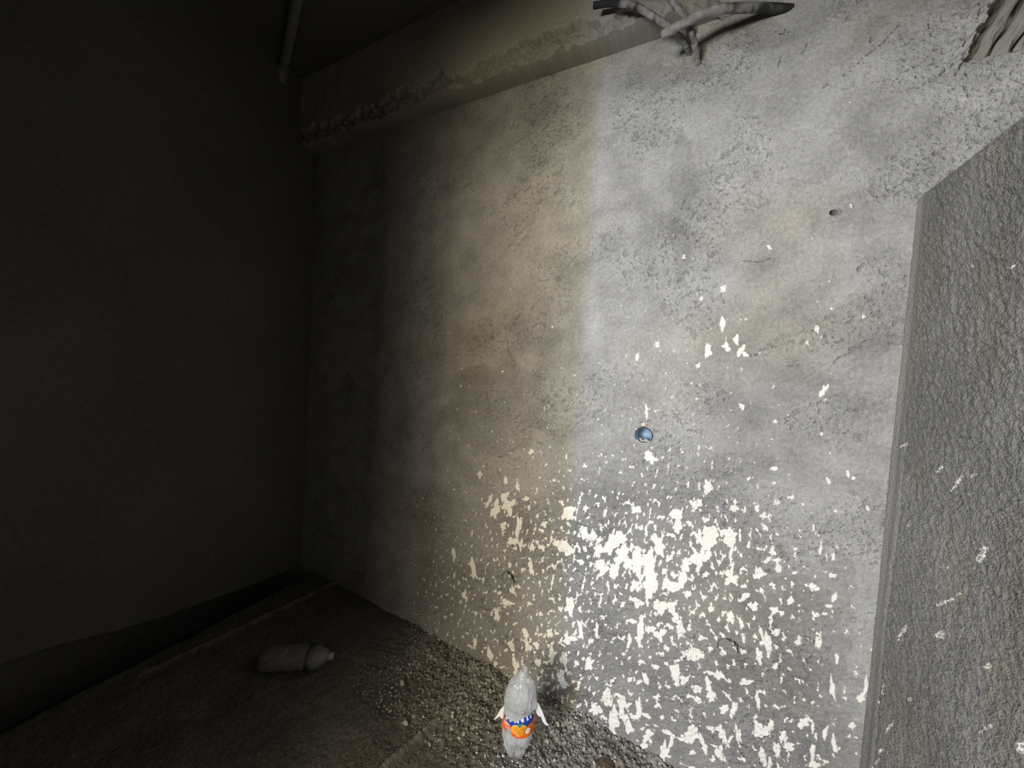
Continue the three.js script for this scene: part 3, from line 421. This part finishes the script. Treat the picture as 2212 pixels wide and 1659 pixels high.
{
  const DENTS = [[0.57, 0.1, 0.035, 1.2, 0.010], [0.66, -0.3, 0.05, 0.5, 0.005], [0.30, -0.5, 0.06, 0.5, 0.008], [0.16, 0.4, 0.05, 0.5, 0.006], [0.44, -1.3, 0.05, 0.5, 0.006], [0.72, 0.9, 0.04, 0.4, 0.004]];
  const root = new THREE.Group(); root.name = numbered('plastic_bottle'); scene.add(root);
  root.position.set(-0.462, floorY(-0.462, 0.262) - 0.006, 0.262);
  root.rotation.set(0, 0, -0.045); const FACE = Math.atan2(0.462, 1.16);
  root.rotateY(FACE);                                                 // its printed side turns to the doorway side of the room
  mesh('body', bottleGeo(DENTS), pet, root).userData.label = 'crumpled clear plastic';
  // printed wrapper, torn along its upper edge
  const W = 640, H = 320, cv = document.createElement('canvas'); cv.width = W; cv.height = H; const c = cv.getContext('2d');
  c.fillStyle = '#e4622c'; c.fillRect(0, 0, W, H);
  c.fillStyle = '#f07a26'; c.beginPath(); c.moveTo(330, 190); c.lineTo(560, 60); c.lineTo(W, 30); c.lineTo(W, 230); c.lineTo(430, 300); c.closePath(); c.fill();
  c.fillStyle = '#27409f'; c.beginPath(); c.moveTo(0, 160); c.lineTo(60, 120); c.lineTo(330, 0); c.lineTo(W, 0); c.lineTo(W, 20); c.lineTo(540, 84); c.lineTo(400, 160); c.lineTo(250, 172); c.closePath(); c.fill();
  c.save(); c.translate(330, 60); c.rotate(-0.20); c.fillStyle = '#f4f3f4'; c.font = 'bold 150px sans-serif'; c.textAlign = 'center'; c.fillText('FANTA', 10, 34); c.restore();
  for (const [x, y, r] of [[290, 190, 56], [392, 172, 50], [345, 236, 40]]) {
    c.fillStyle = '#f2a22c'; c.beginPath(); c.arc(x, y, r, 0, 7); c.fill(); c.strokeStyle = '#fbd06a'; c.lineWidth = 5; c.stroke(); c.strokeStyle = '#c9761a'; c.lineWidth = 3;
    for (let i = 0; i < 8; i++) { c.beginPath(); c.moveTo(x, y); c.lineTo(x + Math.cos(i * 0.785) * r * 0.85, y + Math.sin(i * 0.785) * r * 0.85); c.stroke(); }
  }
  c.fillStyle = '#3fa04c'; c.beginPath(); c.ellipse(352, 118, 30, 10, -0.4, 0, 7); c.fill(); c.beginPath(); c.ellipse(322, 126, 20, 8, 0.5, 0, 7); c.fill();
  c.fillStyle = '#f3efe9'; c.beginPath(); c.arc(470, 214, 38, 0, 7); c.fill(); c.fillStyle = '#d98d6a'; c.fillRect(452, 202, 36, 6); c.fillRect(458, 216, 24, 6);
  c.strokeStyle = '#f4d9cc'; c.lineWidth = 10; c.beginPath(); c.moveTo(84, 150); c.lineTo(190, 176); c.moveTo(80, 178); c.lineTo(160, 190); c.moveTo(60, 205); c.quadraticCurveTo(130, 190, 150, 240); c.stroke();
  // tears
  c.globalCompositeOperation = 'destination-out'; const tear = (pts) => { c.beginPath(); pts.forEach(([x, y], i) => i ? c.lineTo(x, y) : c.moveTo(x, y)); c.closePath(); c.fill(); };
  const top = [[0, -5]]; for (let i = 0; i <= 40; i++) { const x = i / 40 * W; top.push([x, 112 - 96 * sm(120, 600, x) + 12 * N(x * 0.03, 4, 2) + 6 * N(x * 0.11, 2, 8)]); } top.push([W, -5]); tear(top);
  tear([[150, 215], [205, 190], [232, 225], [226, 262], [262, 330], [130, 330], [150, 262]]);
  const bot = [[0, H + 5]]; for (let i = 0; i <= 40; i++) { const x = i / 40 * W; bot.push([x, 304 - 34 * sm(360, 640, x) + 8 * N(x * 0.04, 9, 1)]); } bot.push([W, H + 5]); tear(bot);
  const lt = new THREE.CanvasTexture(cv); lt.colorSpace = THREE.SRGBColorSpace;
  const lm = new THREE.MeshStandardMaterial({ name: 'printed_film', map: lt, alphaTest: 0.5, roughness: 0.4, side: THREE.DoubleSide });
  const A0 = -1.42, A1 = 1.42, us = [], vs = []; for (let i = 0; i <= 60; i++) us.push(A0 + (A1 - A0) * i / 60); for (let i = 0; i <= 30; i++) vs.push(0.30 + 0.30 * i / 30);
  const wrap = mesh('label', sheet(us, vs, (a, t) => bottlePoint(t, a, DENTS, 0.0011), (a, t) => [(a - A0) / (A1 - A0), (t - 0.30) / 0.30]), lm, root); wrap.userData.label = 'torn orange and blue printed wrapper';
  // loose white ends of the wrapper
  const wm = new THREE.MeshStandardMaterial({ name: 'white_film', color: new THREE.Color(0.80, 0.80, 0.82), roughness: 0.55, side: THREE.DoubleSide });
  const flap = (a, t0, outline, curl) => {
    const s = new THREE.Shape(outline.map(([x, y]) => new THREE.Vector2(x, y))), g = new THREE.ExtrudeGeometry(s, { depth: 0.0006, bevelEnabled: false, curveSegments: 4 }), p = g.attributes.position;
    for (let i = 0; i < p.count; i++) p.setZ(i, p.getZ(i) + curl * p.getX(i) * p.getX(i));
    g.computeVertexNormals(); const m = mesh('label_flap', g, wm, wrap), P = bottlePoint(t0, a, DENTS, 0.001); m.position.set(P[0], P[1], P[2]); m.scale.set(1.2, 1.15, 1); return m;
  };
  const f1 = flap(1.35, 0.66, [[-0.004, 0.006], [0.006, -0.002], [0.022, -0.030], [0.038, -0.066], [0.046, -0.072], [0.036, -0.074], [0.027, -0.066], [0.020, -0.052], [0.019, -0.046], [0.014, -0.048], [0.006, -0.040], [0.000, -0.034], [-0.006, -0.022]], 4); f1.rotation.y = 0.25; f1.userData.label = 'white torn wrapper end';
  const f2 = flap(-1.40, 0.53, [[0.004, 0.010], [0.003, -0.034], [-0.003, -0.040], [-0.008, -0.034], [-0.020, -0.048], [-0.027, -0.052], [-0.018, -0.036], [-0.008, -0.010]], 3); f2.rotation.y = -0.2; f2.userData.label = 'white torn wrapper end';
  tag(root, 'crumpled clear bottle with torn orange label standing by the flecked wall', 'bottle');
}
{
  const DENTS = [[0.5, 1.2, 0.1, 0.8, 0.004], [0.72, 0.2, 0.02, 2.5, 0.005]]; DENTS.profile = prof2;
  const root = new THREE.Group(); root.name = numbered('plastic_bottle'); scene.add(root);
  const foot = onFloor(564, 1424, 0.10), tip = onFloor(718, 1418, 0.10), dir = tip.clone().sub(foot).normalize();
  const petDull = new THREE.MeshPhysicalMaterial({ name: 'dusty_clear_plastic', color: new THREE.Color(0.42, 0.41, 0.40), transmission: 0.55, thickness: 0, roughness: 0.4 });
  mesh('body', bottleGeo(DENTS), petDull, root);
  const bandUs = [], bandVs = [0.66, 0.68, 0.70, 0.715]; for (let i = 0; i <= 48; i++) bandUs.push(i / 48 * Math.PI * 2);
  mesh('label', sheet(bandUs, bandVs, (a, t) => bottlePoint(t, a, DENTS, 0.0012), (a, t) => [a, t]), new THREE.MeshStandardMaterial({ name: 'dark_film', color: new THREE.Color(0.05, 0.05, 0.06), roughness: 0.5, side: THREE.DoubleSide }), root).userData.label = 'dark remnant of a wrapper';
  const cap = new THREE.CylinderGeometry(0.0155, 0.0155, 0.016, 20); cap.translate(0, BH * 0.985, 0);
  mesh('cap', cap, new THREE.MeshStandardMaterial({ name: 'pale_plastic', color: new THREE.Color(0.45, 0.43, 0.40), roughness: 0.6 }), root);
  const len = foot.distanceTo(tip); root.scale.setScalar(len / BH);
  // lies on its flattened side
  const X = new THREE.Vector3().crossVectors(dir, new THREE.Vector3(0, 1, 0)).normalize(), Z = new THREE.Vector3().crossVectors(X, dir);
  root.quaternion.setFromRotationMatrix(new THREE.Matrix4().makeBasis(X, dir, Z)); root.position.copy(foot);
  const mid = foot.clone().lerp(tip, 0.5); root.position.y = floorY(mid.x, mid.z) + 0.049 * len / BH;
  tag(root, 'dusty clear bottle lying on its side in the dark', 'bottle');
}

// ------------------------------------------------------------------ rubble on the floor
{
  const base = new THREE.IcosahedronGeometry(1, 1), p = base.attributes.position; for (let i = 0; i < p.count; i++) { const k = 1 + 0.45 * N3(p.getX(i) * 1.7, p.getY(i) * 1.7, p.getZ(i) * 1.7); p.setXYZ(i, p.getX(i) * k, p.getY(i) * 0.62 * k, p.getZ(i) * k); } base.computeVertexNormals();
  const gm = new THREE.MeshStandardMaterial({ name: 'crumbled_plaster', roughness: 0.95 }), M = new THREE.Matrix4(), Q = new THREE.Quaternion(), E = new THREE.Euler(), S = new THREE.Vector3(), P = new THREE.Vector3(), C = new THREE.Color();
  const scatter = (name, n, place, size, color, label, category) => {
    const im = new THREE.InstancedMesh(base, gm, n); im.name = numbered(name); im.castShadow = im.receiveShadow = true;
    for (let i = 0; i < n; i++) { const [x, z] = place(), s = size(); P.set(x, floorY(x, z) + s * 0.25, z); Q.setFromEuler(E.set(rr(-0.4, 0.4), rr(0, 6.3), rr(-0.4, 0.4))); S.set(s * rr(0.7, 1.4), s * rr(0.6, 1.1), s); im.setMatrixAt(i, M.compose(P, Q, S)); const v = color(); im.setColorAt(i, C.setRGB(v, v * 0.965, v * 0.89)); }
    scene.add(im); tag(im, label, category, null, 'stuff');
  };
  scatter('gravel', 12000, () => [rr(-1.15, 0.45) + 0.1 * N(rnd() * 9, 2, 2), 0.005 + 0.40 * Math.pow(rnd(), 1.7)], () => 0.0013 + 0.0034 * Math.pow(rnd(), 3), () => rr(0.15, 0.44), 'crumbled grey plaster strewn along the foot of the flecked wall', 'rubble');
  scatter('paint_crumb', 1500, () => [rr(-1.1, 0.35), 0.004 + 0.34 * Math.pow(rnd(), 1.8)], () => 0.0012 + 0.0045 * Math.pow(rnd(), 3), () => rr(0.4, 0.75), 'pale crumbs of fallen paint scattered over the rubble', 'rubble');
  // larger chips, one by one
  const chipMat = new THREE.MeshStandardMaterial({ name: 'fallen_paint', color: new THREE.Color(0.55, 0.51, 0.44), roughness: 0.9 });
  const chips = [[892, 1405, 11], [940, 1430, 12], [949, 1449, 13], [966, 1462, 9], [985, 1468, 9], [904, 1442, 11], [925, 1421, 9], [1035, 1487, 9], [1059, 1494, 13], [912, 1522, 8], [894, 1552, 12], [876, 1568, 11], [868, 1484, 13], [1000, 1556, 8], [1002, 1584, 9], [1023, 1572, 9], [974, 1575, 9], [1047, 1632, 10], [1022, 1447, 9], [1012, 1446, 8], [1054, 1478, 8], [843, 1541, 9], [1078, 1446, 12], [1183, 1600, 8], [1205, 1562, 10], [1240, 1588, 9], [1222, 1632, 10], [1262, 1612, 8]];
  for (const [px, py, w] of chips) {
    const P0 = onFloor(px, py, 0.02), r = w / 1150, n = 9, s = new THREE.Shape(); for (let i = 0; i < n; i++) { const a = i / n * 6.283, q = r * rr(0.65, 1.25); i ? s.lineTo(Math.cos(a) * q, Math.sin(a) * q * 0.7) : s.moveTo(Math.cos(a) * q, Math.sin(a) * q * 0.7); } s.closePath();
    const g = new THREE.ExtrudeGeometry(s, { depth: r * 0.22, bevelEnabled: true, bevelThickness: r * 0.08, bevelSize: r * 0.1, bevelSegments: 1 }); g.rotateX(-Math.PI / 2);
    const o = mesh('plaster_chip', g, chipMat); o.position.set(P0.x, floorY(P0.x, P0.z) + 0.001, P0.z); o.rotation.set(rr(-0.25, 0.25), rr(0, 6.3), rr(-0.25, 0.25));
    tag(o, 'small pale chip of fallen plaster on the earth floor', 'plaster chip', 'plaster chips on the floor');
  }
  // lump of brown earth against the wall
  const g = new THREE.IcosahedronGeometry(0.026, 5), q = g.attributes.position; for (let i = 0; i < q.count; i++) { const x = q.getX(i), y = q.getY(i), z = q.getZ(i), k = 1 + 0.9 * fbm3(x * 45, y * 45, z * 45, 4); q.setXYZ(i, x * 0.9 * k, y * 0.30 * k, z * 1.2 * k); } g.computeVertexNormals();
  const cl = mesh('earth_clod', g, new THREE.MeshStandardMaterial({ name: 'brown_earth', color: new THREE.Color(0.11, 0.080, 0.052), roughness: 1 })), P1 = onFloor(1312, 1638, 0); cl.position.set(P1.x, floorY(P1.x, P1.z) - 0.001, P1.z + 0.02);
  tag(cl, 'dark brown clod of earth at the foot of the wall', 'clod');
}

renderer.render(scene, camera);
